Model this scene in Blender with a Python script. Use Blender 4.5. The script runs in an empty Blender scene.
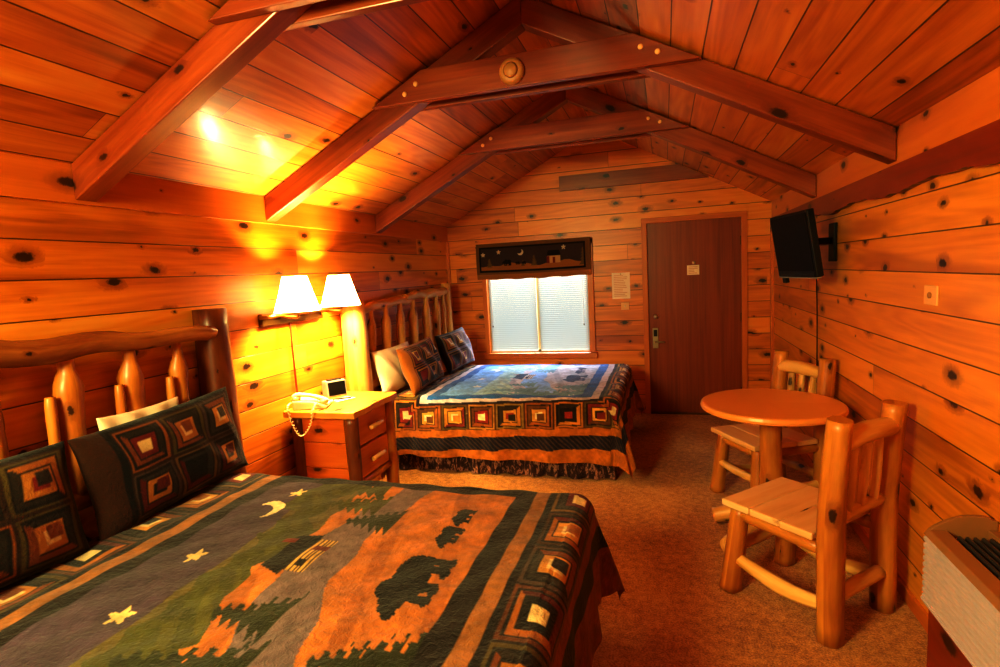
import bpy, math, random
import numpy as np
from mathutils import Vector, Matrix

PI = math.pi
scn = bpy.context.scene
COL = scn.collection
W, H, RIDGE = 3.47, 2.15, 3.05          # room width, eave height, ridge height
KS = (RIDGE - H) / (W / 2)              # ceiling slope
YB = -7.6                               # wall behind the viewer

def lin(h, k=1.0):
    h = h.lstrip('#')
    c = [int(h[i:i + 2], 16) / 255 for i in (0, 2, 4)]
    return tuple(k * (x / 12.92 if x <= .04045 else ((x + .055) / 1.055) ** 2.4) for x in c)

def rgba(c):
    if isinstance(c, str): c = lin(c)
    return (c[0], c[1], c[2], 1.0)

# ------------------------------------------------------------------ mesh builder
class MB:
    def __init__(s):
        s.v, s.f, s.uv, s.sm = [], [], [], []
    def face(s, idx, uv, smooth=False):
        s.f.append(tuple(idx)); s.uv.append([tuple(q) for q in uv]); s.sm.append(smooth)
    def quad(s, pts, uv=None):
        n = len(s.v); s.v += [tuple(p) for p in pts]
        if uv is None:
            a, b, c = Vector(pts[0]), Vector(pts[1]), Vector(pts[-1])
            w, h = (b - a).length, (c - a).length
            uv = [(0, 0), (w, 0), (w, h), (0, h)][:len(pts)]
            if len(pts) > 4: uv = [(p[0], p[2]) for p in pts]
        s.face(range(n, n + len(pts)), uv)
        return s
    def box(s, x0, x1, y0, y1, z0, z1, M=None, axis=None, uo=None):
        P = [(x, y, z) for z in (z0, z1) for y in (y0, y1) for x in (x0, x1)]
        n = len(s.v)
        d = (x1 - x0, y1 - y0, z1 - z0)
        if axis is None: axis = max(range(3), key=lambda i: d[i])
        o = random.uniform(0, 9) if uo is None else uo
        for p in P:
            s.v.append(tuple(M @ Vector(p)) if M is not None else p)
        for F, ax in (((0, 2, 3, 1), 2), ((4, 5, 7, 6), 2), ((0, 1, 5, 4), 1), ((2, 6, 7, 3), 1), ((0, 4, 6, 2), 0), ((1, 3, 7, 5), 0)):
            if ax == axis: a, b = (axis + 1) % 3, (axis + 2) % 3
            else: a, b = axis, 3 - axis - ax
            s.face([n + i for i in F], [(P[i][a] + o, P[i][b] + o * 1.7) for i in F])
        return s
    def prism(s, poly, y0, y1, plane='xz', uvf=None):
        """polygon (2-D) extruded; plane xz -> along y, yz -> along x, xy -> along z"""
        def at(p, t):
            return {'xz': (p[0], t, p[1]), 'yz': (t, p[0], p[1]), 'xy': (p[0], p[1], t)}[plane]
        n = len(s.v); k = len(poly)
        s.v += [at(p, y0) for p in poly] + [at(p, y1) for p in poly]
        uvp = [uvf(p) if uvf else p for p in poly]
        s.face(range(n, n + k), uvp); s.face(range(n + 2 * k - 1, n + k - 1, -1), uvp[::-1])
        per = 0
        for i in range(k):
            j = (i + 1) % k
            L = math.dist(poly[i], poly[j])
            s.face([n + i, n + k + i, n + k + j, n + j], [(per, 0), (per, y1 - y0), (per + L, y1 - y0), (per + L, 0)])
            per += L
        return s
    def tube(s, pts, rad, n=12, lump=0.0, seed=0, sub=4, cap=True, flat=1.0, wob=0.0, square=0.0):
        rnd = random.Random(seed)
        P = [Vector(p) for p in pts]
        if not isinstance(rad, (list, tuple)): rad = [rad] * len(P)
        # Catmull-Rom resample
        Q, R = [], []
        for i in range(len(P) - 1):
            a, b, c, d = P[max(i - 1, 0)], P[i], P[i + 1], P[min(i + 2, len(P) - 1)]
            for k in range(sub):
                t = k / sub
                Q.append(.5 * ((2 * b) + (c - a) * t + (2 * a - 5 * b + 4 * c - d) * t * t + (3 * b - a - 3 * c + d) * t ** 3))
                R.append(rad[i] + (rad[i + 1] - rad[i]) * t)
        Q.append(P[-1]); R.append(rad[-1])
        m = len(Q); base = len(s.v)
        T = (Q[1] - Q[0]).normalized()
        up = Vector((0, 0, 1)) if abs(T.z) < .9 else Vector((1, 0, 0))
        N = (up - T * up.dot(T)).normalized()
        ph = [rnd.uniform(0, 6.28) for _ in range(4)]
        L = 0; uo = rnd.uniform(0, 20); rows = []
        for i in range(m):
            T = (Q[min(i + 1, m - 1)] - Q[max(i - 1, 0)]).normalized()
            N = (N - T * N.dot(T)).normalized(); B = T.cross(N)
            if i: L += (Q[i] - Q[i - 1]).length
            c = Q[i] + (N * math.sin(i * .9 + ph[0]) + B * math.cos(i * .7 + ph[1])) * wob * (0 < i < m - 1)
            row = []
            for k in range(n):
                a = 2 * PI * k / n
                r = R[i] * (1 + lump * (.5 * math.sin(2 * a + ph[2] + i * .35) + .4 * math.sin(3 * a + ph[3] - i * .5) + rnd.uniform(-.35, .35)))
                ca, sa = math.cos(a), math.sin(a)
                if square:
                    q = max(abs(ca), abs(sa)); r *= 1 + square * (1 / q - 1)
                s.v.append(tuple(c + N * (r * ca * flat) + B * (r * sa)))
            rows.append(L + uo)
        cir = 2 * PI * max(R)
        for i in range(m - 1):
            for k in range(n):
                k2 = (k + 1) % n
                u0, u1 = rows[i], rows[i + 1]
                v0, v1 = k / n * cir, (k + 1) / n * cir
                s.face([base + i * n + k, base + i * n + k2, base + (i + 1) * n + k2, base + (i + 1) * n + k], [(u0, v0), (u0, v1), (u1, v1), (u1, v0)], True)
        if cap:
            s.face([base + k for k in range(n)][::-1], [(uo, k * .01) for k in range(n)])
            s.face([base + (m - 1) * n + k for k in range(n)], [(uo, k * .01) for k in range(n)])
        return s
    def lathe(s, prof, c=(0, 0, 0), n=32, axis='z', smooth=True, M=None):
        base = len(s.v); m = len(prof)
        for r, h in prof:
            for k in range(n):
                a = 2 * PI * k / n
                p = (r * math.cos(a), r * math.sin(a), h)
                if axis == 'y': p = (p[0], h, p[1])
                if axis == 'x': p = (h, p[0], p[1])
                p = Vector(p)
                if M is not None: p = M @ p
                s.v.append(tuple(p + Vector(c)))
        for i in range(m - 1):
            for k in range(n):
                k2 = (k + 1) % n
                s.face([base + i * n + k, base + i * n + k2, base + (i + 1) * n + k2, base + (i + 1) * n + k], [(k / n, prof[i][1]), ((k + 1) / n, prof[i][1]), ((k + 1) / n, prof[i + 1][1]), (k / n, prof[i + 1][1])], smooth)
        if prof[0][0] > 1e-5 and s._cap: s.face([base + k for k in range(n)][::-1], [s.v[base + k][:2] for k in range(n)][::-1])
        if prof[-1][0] > 1e-5 and s._cap: s.face([base + (m - 1) * n + k for k in range(n)], [s.v[base + (m - 1) * n + k][:2] for k in range(n)])
        return s
    _cap = True

def obj(name, mb, mat, parent=None, world=True, bevel=0, solid=0, seg=2):
    me = bpy.data.meshes.new(name)
    V = mb.v
    if parent is not None and world:
        l = parent.matrix_basis.translation
        p = parent.parent
        while p is not None:
            l = l + p.matrix_basis.translation; p = p.parent
        V = [(x - l.x, y - l.y, z - l.z) for x, y, z in V]
    me.from_pydata(V, [], mb.f)
    uvl = me.uv_layers.new(name='UVMap')
    uvl.data.foreach_set('uv', [c for f in mb.uv for q in f for c in q[:2]])
    me.polygons.foreach_set('use_smooth', mb.sm)
    me.materials.append(mat)
    me.validate(); me.update()
    o = bpy.data.objects.new(name, me); COL.objects.link(o)
    if parent is not None: o.parent = parent
    if solid:
        m = o.modifiers.new('solid', 'SOLIDIFY'); m.thickness = solid; m.offset = 0
    if bevel:
        m = o.modifiers.new('bevel', 'BEVEL'); m.width = bevel; m.segments = seg; m.limit_method = 'ANGLE'; m.angle_limit = .7
    return o

def empty(name, loc, rz=0):
    o = bpy.data.objects.new(name, None); COL.objects.link(o)
    o.location = loc; o.rotation_euler = (0, 0, rz); o.empty_display_size = .1
    return o

def tag(o, label, cat, group=None, kind=None):
    o['label'] = label; o['category'] = cat
    if group: o['group'] = group
    if kind: o['kind'] = kind
    return o

def struct(o):
    o['kind'] = 'structure'
    return o

def copy_tree(o, parent=None):
    c = o.copy(); COL.objects.link(c); c.parent = parent
    for ch in list(o.children): copy_tree(ch, c)
    return c

# ------------------------------------------------------------------ materials
class NT:
    def __init__(s, name):
        s.m = bpy.data.materials.new(name); s.m.use_nodes = True
        s.t = s.m.node_tree; s.t.nodes.clear()
        s.out = s.t.nodes.new('ShaderNodeOutputMaterial')
    def n(s, typ, **kw):
        d = s.t.nodes.new(typ)
        for k, v in kw.items(): setattr(d, k, v)
        return d
    def put(s, sock, val):
        if isinstance(val, bpy.types.NodeSocket): s.t.links.new(val, sock)
        elif val is not None: sock.default_value = val
    def math(s, op, a, b=None, c=None, clamp=False):
        d = s.n('ShaderNodeMath', operation=op, use_clamp=clamp)
        s.put(d.inputs[0], a); s.put(d.inputs[1], b)
        if c is not None: s.put(d.inputs[2], c)
        return d.outputs[0]
    def comb(s, x, y, z=0.0):
        d = s.n('ShaderNodeCombineXYZ')
        for i, v in enumerate((x, y, z)): s.put(d.inputs[i], v)
        return d.outputs[0]
    def noise(s, vec, scale=1.0, detail=3.0, rough=.55, dist=0.0):
        d = s.n('ShaderNodeTexNoise')
        s.put(d.inputs['Vector'], vec); d.inputs['Scale'].default_value = scale
        d.inputs['Detail'].default_value = detail; d.inputs['Roughness'].default_value = rough; d.inputs['Distortion'].default_value = dist
        return d.outputs['Fac']
    def ramp(s, fac, stops):
        d = s.n('ShaderNodeValToRGB'); e = d.color_ramp.elements
        while len(e) < len(stops): e.new(.5)
        for el, (p, c) in zip(e, stops): el.position = p; el.color = rgba(c)
        s.put(d.inputs[0], fac)
        return d.outputs[0]
    def step(s, x, lo, hi):
        d = s.n('ShaderNodeMapRange', interpolation_type='SMOOTHSTEP')
        s.put(d.inputs[0], x); s.put(d.inputs[1], lo); s.put(d.inputs[2], hi)
        d.inputs[3].default_value = 0; d.inputs[4].default_value = 1
        return d.outputs[0]
    def mix(s, fac, a, b, mode='MIX'):
        d = s.n('ShaderNodeMix', data_type='RGBA', blend_type=mode)
        s.put(d.inputs[0], fac); s.put(d.inputs[6], a if isinstance(a, bpy.types.NodeSocket) else rgba(a)); s.put(d.inputs[7], b if isinstance(b, bpy.types.NodeSocket) else rgba(b))
        return d.outputs[2]
    def bsdf(s, color, rough=.5, bump=None, bs=.3, bd=.01, coat=0, coat_r=.25, metal=0, spec=.5, sheen=0):
        d = s.n('ShaderNodeBsdfPrincipled')
        s.put(d.inputs['Base Color'], color if isinstance(color, bpy.types.NodeSocket) else rgba(color))
        s.put(d.inputs['Roughness'], rough); d.inputs['Metallic'].default_value = metal
        d.inputs['Coat Weight'].default_value = coat; d.inputs['Coat Roughness'].default_value = coat_r
        d.inputs['Specular IOR Level'].default_value = spec; d.inputs['Sheen Weight'].default_value = sheen
        if bump is not None:
            b = s.n('ShaderNodeBump'); b.inputs['Strength'].default_value = bs; b.inputs['Distance'].default_value = bd
            s.put(b.inputs['Height'], bump); s.t.links.new(b.outputs[0], d.inputs['Normal'])
        s.t.links.new(d.outputs[0], s.out.inputs[0])
        return d

def uvxy(t):
    u = t.n('ShaderNodeUVMap'); sp = t.n('ShaderNodeSeparateXYZ')
    t.t.links.new(u.outputs[0], sp.inputs[0])
    return sp.outputs[0], sp.outputs[1]

def knots(t, u, v, seed, su=.33, sv=.163, thr=.45, rmax=.15):
    """dark oval knots scattered over the surface -> (mask, halo)"""
    d = t.n('ShaderNodeTexVoronoi', voronoi_dimensions='2D', feature='F1')
    t.put(d.inputs['Vector'], t.comb(t.math('ADD', t.math('DIVIDE', u, su), seed * 17.3), t.math('ADD', t.math('DIVIDE', v, sv), seed * 5.0), 0.0))
    d.inputs['Scale'].default_value = 1; d.inputs['Randomness'].default_value = .85
    sp = t.n('ShaderNodeSeparateColor'); t.t.links.new(d.outputs['Color'], sp.inputs[0])
    big = t.math('MULTIPLY', t.step(sp.outputs[0], thr, 1.0), rmax)
    r = t.math('ADD', big, .0001)
    wob = t.math('MULTIPLY', t.math('SUBTRACT', t.noise(t.comb(u, v, 3.3), 55, 3), .5), .16)
    dist = t.math('ADD', d.outputs['Distance'], wob)
    # Voronoi cell planes: knots sit at integer-ish depth, so distance grows with depth offset
    m = t.math('SUBTRACT', 1.0, t.step(dist, t.math('MULTIPLY', r, .55), r))
    halo = t.math('SUBTRACT', 1.0, t.step(dist, r, t.math('ADD', t.math('MULTIPLY', r, 2.2), .02)))
    m = t.math('MULTIPLY', m, t.math('GREATER_THAN', r, .02))
    halo = t.math('MULTIPLY', halo, t.math('GREATER_THAN', r, .02))
    return m, halo, dist

def planks(name, stops, w=.163, off=0.0, L=5.2, seed=0.0, rough=.42, coat=.35, groove=.022, thr=.45, rmax=.15, dark=.5, cr=.33):
    t = NT(name); u, v = uvxy(t)
    vv = t.math('DIVIDE', t.math('ADD', v, off), w)
    row = t.math('FLOOR', vv); fv = t.math('FRACT', vv)
    wn = t.n('ShaderNodeTexWhiteNoise', noise_dimensions='1D'); t.put(wn.inputs['W'], t.math('ADD', row, seed + .37))
    uu = t.math('ADD', t.math('DIVIDE', u, L), t.math('MULTIPLY', wn.outputs[0], 7.0))
    brd = t.math('FLOOR', uu); fu = t.math('FRACT', uu)
    w2 = t.n('ShaderNodeTexWhiteNoise', noise_dimensions='3D'); t.put(w2.inputs['Vector'], t.comb(row, brd, seed + .5))
    rnd = w2.outputs[0]; zr = t.math('MULTIPLY', rnd, 53.0)
    km, kh, kd = knots(t, t.math('ADD', u, zr), t.math('ADD', v, off - w / 2), seed, su=.30, sv=w, thr=thr, rmax=rmax)
    swirl = t.math('MULTIPLY', kh, .035)
    v2 = t.math('ADD', v, swirl)
    fine = t.noise(t.comb(t.math('MULTIPLY', u, 2.2), t.math('MULTIPLY', v2, 55.0), zr), 1.0, 4, .65, .3)
    broad = t.noise(t.comb(t.math('MULTIPLY', u, .8), t.math('MULTIPLY', v2, 11.0), zr), 1.0, 3, .55, .6)
    cath = t.math('SINE', t.math('MULTIPLY', t.noise(t.comb(t.math('MULTIPLY', u, .55), t.math('MULTIPLY', v2, 5.0), zr), 1.0, 1, .5, .2), 60.0))
    f = t.math('ADD', t.math('ADD', t.math('MULTIPLY', rnd, .42), t.math('MULTIPLY', broad, .55)), t.math('ADD', t.math('MULTIPLY', fine, .34), t.math('MULTIPLY', cath, .05)))
    f = t.math('SUBTRACT', f, .18)
    col = t.ramp(f, stops)
    heart = t.step(t.noise(t.comb(t.math('MULTIPLY', u, .7), t.math('MULTIPLY', vv, .9), t.math('ADD', zr, 9.0)), 1.0, 2, .5, .4), .56, .74)
    col = t.mix(t.math('MULTIPLY', heart, dark), col, stops[0][1])
    col = t.mix(t.math('MULTIPLY', kh, .5), col, '7a2c08')
    col = t.mix(t.math('MULTIPLY', km, .93), col, '1c0803')
    e = t.math('MINIMUM', fv, t.math('SUBTRACT', 1.0, fv))
    g = t.math('SUBTRACT', 1.0, t.step(e, groove * .35, groove))
    e2 = t.math('MULTIPLY', t.math('MINIMUM', fu, t.math('SUBTRACT', 1.0, fu)), L / w)
    g2 = t.math('SUBTRACT', 1.0, t.step(e2, groove * .1, groove * .45))
    gg = t.math('MAXIMUM', g, g2)
    col = t.mix(t.math('MULTIPLY', gg, .85), col, '240a02')
    hgt = t.math('ADD', t.math('MULTIPLY', gg, -1.0), t.math('MULTIPLY', fine, .12))
    rg = t.math('ADD', t.math('MULTIPLY', fine, .2), rough - .1)
    t.bsdf(col, rg, hgt, .55, .006, coat=coat, coat_r=cr)
    return t.m

def wood(name, stops, su=2.0, sv=45.0, rough=.45, coat=.2, thr=.6, rmax=.2, kn=True, bump=.25, objvar=True):
    """solid board or log; u runs along the grain"""
    t = NT(name); u, v = uvxy(t)
    z = 0.0
    if objvar:
        oi = t.n('ShaderNodeObjectInfo'); z = t.math('MULTIPLY', oi.outputs['Random'], 31.0)
    sw = 0.0; v2 = v
    if kn:
        km, kh, kd = knots(t, t.math('ADD', u, z), v, 2.7, su=.26, sv=.13, thr=thr, rmax=rmax)
        v2 = t.math('ADD', v, t.math('MULTIPLY', kh, .02))
    fine = t.noise(t.comb(t.math('MULTIPLY', u, su), t.math('MULTIPLY', v2, sv), z), 1.0, 4, .65, .3)
    broad = t.noise(t.comb(t.math('MULTIPLY', u, su * .8), t.math('MULTIPLY', v2, sv * .22), z), 1.0, 3, .55, .5)
    f = t.math('ADD', t.math('MULTIPLY', fine, .45), t.math('MULTIPLY', broad, .65))
    col = t.ramp(t.math('SUBTRACT', f, .05), stops)
    if kn:
        col = t.mix(t.math('MULTIPLY', kh, .4), col, '6a2508')
        col = t.mix(t.math('MULTIPLY', km, .9), col, '200a03')
    t.bsdf(col, t.math('ADD', t.math('MULTIPLY', fine, .2), rough - .1), fine, bump, .004, coat=coat, coat_r=.25)
    return t.m

def plain(name, c, rough=.5, metal=0, coat=0, nz=0, ns=60, bump=.1, spec=.5):
    t = NT(name)
    col = rgba(c); tc = t.n('ShaderNodeTexCoord')
    f = t.noise(tc.outputs['Object'], ns, 3)
    cc = t.mix(t.math('MULTIPLY', f, nz), c, (0.02, .01, .005)) if nz else t.mix(t.math('MULTIPLY', f, .04), c, (0.3, .3, .3))
    t.bsdf(cc, rough, f if bump else None, bump, .002, coat=coat, metal=metal, spec=spec)
    return t.m

def fabric(name, bump=.5, rough=.95, quilt=28.0):
    t = NT(name)
    a = t.n('ShaderNodeAttribute'); a.attribute_name = 'Col'
    tc = t.n('ShaderNodeTexCoord')
    n1 = t.noise(tc.outputs['Object'], 300, 3, .7)
    n2 = t.noise(tc.outputs['Object'], quilt, 3, .6, .8)
    col = t.mix(t.math('MULTIPLY', t.math('SUBTRACT', 1.0, n1), .55), a.outputs['Color'], (0.012, .008, .006))
    hgt = t.math('ADD', t.math('MULTIPLY', n2, 1.0), t.math('MULTIPLY', n1, .25))
    t.bsdf(col, rough, hgt, bump, .012, spec=.25, sheen=.15)
    return t.m

M = {}
M['wall'] = planks('pine_wall_planks', [(.05, '8e420c'), (.33, 'd07818'), (.6, 'ea9a2a'), (.95, 'f6b84e')], off=-.04, seed=3)
M['wall_r'] = planks('pine_wall_planks_right', [(.05, 'a04e0e'), (.33, 'd8861e'), (.6, 'eea02e'), (.95, 'f6bc54')], off=-.04, seed=8)
M['wall_b'] = planks('pine_wall_planks_back', [(.05, 'a0480c'), (.33, 'd87a18'), (.6, 'ee9428'), (.95, 'f6ae44')], off=-.04, seed=15)
M['ceil'] = planks('pine_ceiling_planks', [(.05, '6e2c08'), (.35, 'b86014'), (.62, 'd88428'), (.95, 'eaa848')], off=-.03, seed=21, L=6.0, rough=.42, coat=.4, cr=.2, groove=.025, thr=.6, rmax=.13)
M['beam'] = wood('stained_beam', [(.1, '4a1a06'), (.45, '86380c'), (.7, 'aa5418'), (1, 'cc7e2e')], su=1.2, sv=30, rough=.36, coat=.5, thr=.72)
M['frieze'] = wood('smooth_pine_board', [(.1, 'a84a10'), (.5, 'd47a20'), (1, 'eda545')], su=.9, sv=16, rough=.42, coat=.3, thr=.6)
M['redtrim'] = wood('dark_red_pine_trim', [(.1, '4a1204'), (.5, '8a300a'), (1, 'b85a18')], su=1.2, sv=22, coat=.3, thr=.45, rmax=.25)
M['casing'] = wood('pine_casing', [(.1, 'ac4c10'), (.5, 'd47620'), (1, 'e4983c')], su=1.5, sv=40, kn=False)
M['door'] = wood('dark_veneer_door', [(.1, '5a1e06'), (.45, '8e3e0e'), (.7, 'a44c16'), (1, 'bc6626')], su=1.0, sv=60, rough=.4, coat=.25, kn=False, bump=.08)
M['log'] = wood('peeled_log', [(.1, '8a4a14'), (.38, 'd09440'), (.6, 'ecbe70'), (1, 'fbe2a8')], su=2.2, sv=26, thr=.62, rmax=.14)
M['logred'] = wood('amber_log', [(.1, '6a2c08'), (.4, 'b46a20'), (.65, 'd89438'), (1, 'eec070')], su=2.2, sv=26, thr=.62, rmax=.14)
M['bark'] = wood('bark_sided_log', [(.1, '2a0f05'), (.4, '5a270c'), (.65, '8a4a1a'), (1, 'c07a38')], su=2.5, sv=20, thr=.5)
M['rail'] = wood('weathered_log_rail', [(.1, '3a1a08'), (.42, '8a4c1a'), (.65, 'b87830'), (1, 'e6ba78')], su=2.5, sv=24, thr=.5, bump=.5)
M['slab'] = wood('pine_slab_top', [(.1, 'b06a1c'), (.5, 'd99a3c'), (1, 'eebb66')], su=1.4, sv=30, thr=.7)
M['panel'] = wood('pine_panel', [(.1, '9a3e0a'), (.5, 'cf6a1a'), (1, 'e59036')], su=1.6, sv=28, thr=.6)
M['drawer'] = wood('pine_drawer', [(.1, 'a84c10'), (.5, 'd8842c'), (1, 'eead55')], su=1.6, sv=28, thr=.6)
M['seat'] = wood('pine_seat_plank', [(.1, 'c08040'), (.45, 'ecbc80'), (.7, 'f6d6a6'), (1, 'fff0d0')], su=1.6, sv=22, thr=.6, rough=.38, coat=.4)
M['table'] = wood('orange_table_top', [(.1, 'e28c38'), (.5, 'f4a852'), (1, 'f8b866')], su=1.2, sv=10, rough=.4, coat=.25, kn=False, bump=.03)
M['brass'] = plain('brass', 'b08a48', .3, 1.0)
M['oldbrass'] = plain('aged_brass', '6e4a20', .4, .9)
M['steel'] = plain('lock_metal', 'b0a080', .35, .9)
M['black'] = plain('black_plastic', '100806', .5, spec=.3)
M['screen'] = plain('dark_screen', '0a0503', .5, bump=0, spec=.08)
M['cream'] = plain('cream_plastic', 'e8d09a', .4)
M['white'] = plain('white_paint', 'f0e6d6', .5)
M['paper'] = plain('paper', 'ffe8cc', .8)
M['ivory'] = plain('ivory_plate', 'eeb878', .45)
M['silver'] = plain('silver_plastic', 'a09a92', .35, .3)
M['beige'] = plain('beige_enamel', '9a6a3a', .45)
M['grille'] = plain('pale_grille_plastic', 'c4b4bc', .4)
M['dark'] = plain('dark_vent', '0e0a09', .6)
M['linen'] = plain('white_linen', 'f2e2c8', .9, ns=120, bump=.2)
M['mattress'] = plain('mattress_ticking', 'b8a890', .9)
M['tan'] = plain('tan_plastic', 'b0763a', .5)
M['fabric'] = fabric('patchwork_fabric', .75, quilt=48.0)
M['shamfab'] = fabric('sham_fabric', .5, quilt=40)
M['valance'] = fabric('valance_fabric', .25)

def skirt_mat():
    t = NT('floral_bed_skirt'); u, v = uvxy(t)
    n1 = t.noise(t.comb(t.math('MULTIPLY', u, 34.0), t.math('MULTIPLY', v, 13.0), 0.0), 1.0, 4, .7, .8)
    col = t.ramp(n1, [(.35, '2a1614'), (.52, '44261e'), (.60, 'b0806c'), (.70, '5a3428')])
    t.bsdf(col, .95, n1, .2, .004)
    return t.m
M['skirt'] = skirt_mat()

def carpet_mat():
    t = NT('rust_carpet'); tc = t.n('ShaderNodeTexCoord')
    a = t.noise(tc.outputs['Object'], 120, 4, .75)
    b = t.noise(tc.outputs['Object'], 1.6, 4, .6)
    c2 = t.noise(tc.outputs['Object'], 26, 4, .7)
    f = t.math('ADD', t.math('ADD', t.math('MULTIPLY', a, .5), t.math('MULTIPLY', b, .22)), t.math('MULTIPLY', c2, .28))
    col = t.ramp(f, [(.36, '6a3a16'), (.46, 'ba7a36'), (.53, 'dc9e4c'), (.64, 'f4c880')])
    t.bsdf(col, .95, t.math('ADD', a, c2), .9, .012, spec=.1, sheen=.2)
    return t.m
M['carpet'] = carpet_mat()

def translucent(name, c, tw=.6, em=0.0, ec='fff2d8', lines=0):
    t = NT(name)
    d = t.n('ShaderNodeBsdfDiffuse'); d.inputs[0].default_value = rgba(c)
    r = t.n('ShaderNodeBsdfTranslucent'); r.inputs[0].default_value = rgba(c)
    mx = t.n('ShaderNodeMixShader'); mx.inputs[0].default_value = tw
    t.t.links.new(d.outputs[0], mx.inputs[1]); t.t.links.new(r.outputs[0], mx.inputs[2])
    last = mx.outputs[0]
    if em:
        e = t.n('ShaderNodeEmission'); e.inputs[0].default_value = rgba(ec); e.inputs[1].default_value = em
        ad = t.n('ShaderNodeAddShader'); t.t.links.new(last, ad.inputs[0]); t.t.links.new(e.outputs[0], ad.inputs[1]); last = ad.outputs[0]
    t.t.links.new(last, t.out.inputs[0])
    return t.m
M['shade'] = translucent('lamp_shade_fabric', 'fffaf0', .6, .2)
M['blind'] = translucent('blind_vinyl', 'b4bab8', .14)

def glass_mat():
    t = NT('window_glass')
    a = t.n('ShaderNodeBsdfTransparent'); b = t.n('ShaderNodeBsdfGlossy'); b.inputs['Roughness'].default_value = .02
    fr = t.n('ShaderNodeFresnel'); fr.inputs[0].default_value = 1.45
    mx = t.n('ShaderNodeMixShader'); t.t.links.new(fr.outputs[0], mx.inputs[0])
    t.t.links.new(a.outputs[0], mx.inputs[1]); t.t.links.new(b.outputs[0], mx.inputs[2]); t.t.links.new(mx.outputs[0], t.out.inputs[0])
    return t.m
M['glass'] = glass_mat()
def bulb_mat():
    t = NT('lit_bulb'); e = t.n('ShaderNodeEmission'); e.inputs[0].default_value = (1, .75, .42, 1); e.inputs[1].default_value = 6
    t.t.links.new(e.outputs[0], t.out.inputs[0]); return t.m
M['bulb'] = bulb_mat()

# ------------------------------------------------------------------ the room shell
struct(obj('floor', MB().quad([(-.1, YB - .1, 0), (W + .1, YB - .1, 0), (W + .1, .1, 0), (-.1, .1, 0)]), M['carpet']))
zt = H + .02
struct(obj('wall_left', MB().quad([(0, YB, 0), (0, 0, 0), (0, 0, zt), (0, YB, zt)], [(YB, 0), (0, 0), (0, zt), (YB, zt)]), M['wall']))
struct(obj('wall_right', MB().quad([(W, 0, 0), (W, YB, 0), (W, YB, zt), (W, 0, zt)], [(0, 0), (YB, 0), (YB, zt), (0, zt)]), M['wall_r']))
# gabled back wall with a window opening and a door opening
WX0, WX1, WZ0, WZ1 = .47, 1.63, .68, 1.86
DX0, DX1, DZ = 2.26, 3.175, 2.03
mb = MB()
def wq(poly): mb.quad([(x, 0, z) for x, z in poly], [(x, z) for x, z in poly])
wq([(0, 0), (WX0, 0), (WX0, zt), (0, zt)]); wq([(WX0, 0), (WX1, 0), (WX1, WZ0), (WX0, WZ0)]); wq([(WX0, WZ1), (WX1, WZ1), (WX1, zt), (WX0, zt)])
wq([(WX1, 0), (DX0, 0), (DX0, zt), (WX1, zt)]); wq([(DX0, DZ), (DX1, DZ), (DX1, zt), (DX0, zt)]); wq([(DX1, 0), (W, 0), (W, zt), (DX1, zt)])
wq([(0, zt), (W, zt), (W / 2, RIDGE + .02)])
struct(obj('wall_back', mb, M['wall_b']))
mb = MB(); mb.quad([(W, YB, 0), (0, YB, 0), (0, YB, zt), (W, YB, zt)], [(W, 0), (0, 0), (0, zt), (W, zt)])
mb.quad([(W, YB, zt), (0, YB, zt), (W / 2, YB, RIDGE + .02)], [(W, zt), (0, zt), (W / 2, RIDGE)])
struct(obj('wall_front', mb, M['wall']))
mb = MB(); sl = math.hypot(1, KS)
def cz(x): return H + KS * min(x, W - x)
mb.quad([(0, 0, H), (0, YB, H), (W / 2, YB, RIDGE), (W / 2, 0, RIDGE)], [(0, 0), (YB, 0), (YB, W / 2 * sl), (0, W / 2 * sl)])
mb.quad([(W, YB, H), (W, 0, H), (W / 2, 0, RIDGE), (W / 2, YB, RIDGE)], [(YB, 10), (0, 10), (0, 10 + W / 2 * sl), (YB, 10 + W / 2 * sl)])
struct(obj('ceiling', mb, M['ceil']))

# eave boards: smooth frieze left, blocking and live-edged dark trim right
struct(obj('trim_1', MB().box(-.005, .018, YB, -.002, 1.992, H + .01), M['frieze'], bevel=.003))
struct(obj('trim_2', MB().box(W - .018, W + .005, YB, -.002, 1.975, H + .01), M['frieze'], bevel=.003))
rnd = random.Random(4); poly = []
N = 90
low = [(YB + (0 - YB) * i / N, 1.872 + .012 * math.sin(i * .55) + rnd.uniform(-.006, .006)) for i in range(N + 1)]
mb = MB()
for i in range(N):
    (ya, za), (yb, zb) = low[i], low[i + 1]
    mb.prism([(ya, za), (yb, zb), (yb, 1.99), (ya, 1.99)], W - .032, W + .004, 'yz')
struct(obj('trim_3', mb, M['redtrim']))
# dark board laid across the gable
z0, z1 = 2.445, 2.60
xa = 1.36
def gx(z): return W - (z - H) / KS
struct(obj('trim_4', MB().prism([(xa, z0), (gx(z0) - .02, z0), (gx(z1) - .02, z1), (xa, z1)], -.035, .0), M['beam'], bevel=.003))
# corner trims of the back wall
struct(obj('trim_5', MB().box(-.005, .03, -.03, .002, 0, 1.99), M['casing'], bevel=.004))
struct(obj('trim_6', MB().box(W - .03, W + .005, -.03, .002, 0, 1.87), M['casing'], bevel=.004))
struct(obj('baseboard_left', MB().box(-.005, .014, YB, -.03, 0, .09), M['casing'], bevel=.003))
struct(obj('baseboard_right', MB().box(W - .014, W + .005, YB, -.03, 0, .07), M['casing'], bevel=.003))
struct(obj('baseboard_back', MB().box(.03, DX0 - .06, -.014, .004, 0, .09), M['casing'], bevel=.003))

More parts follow.
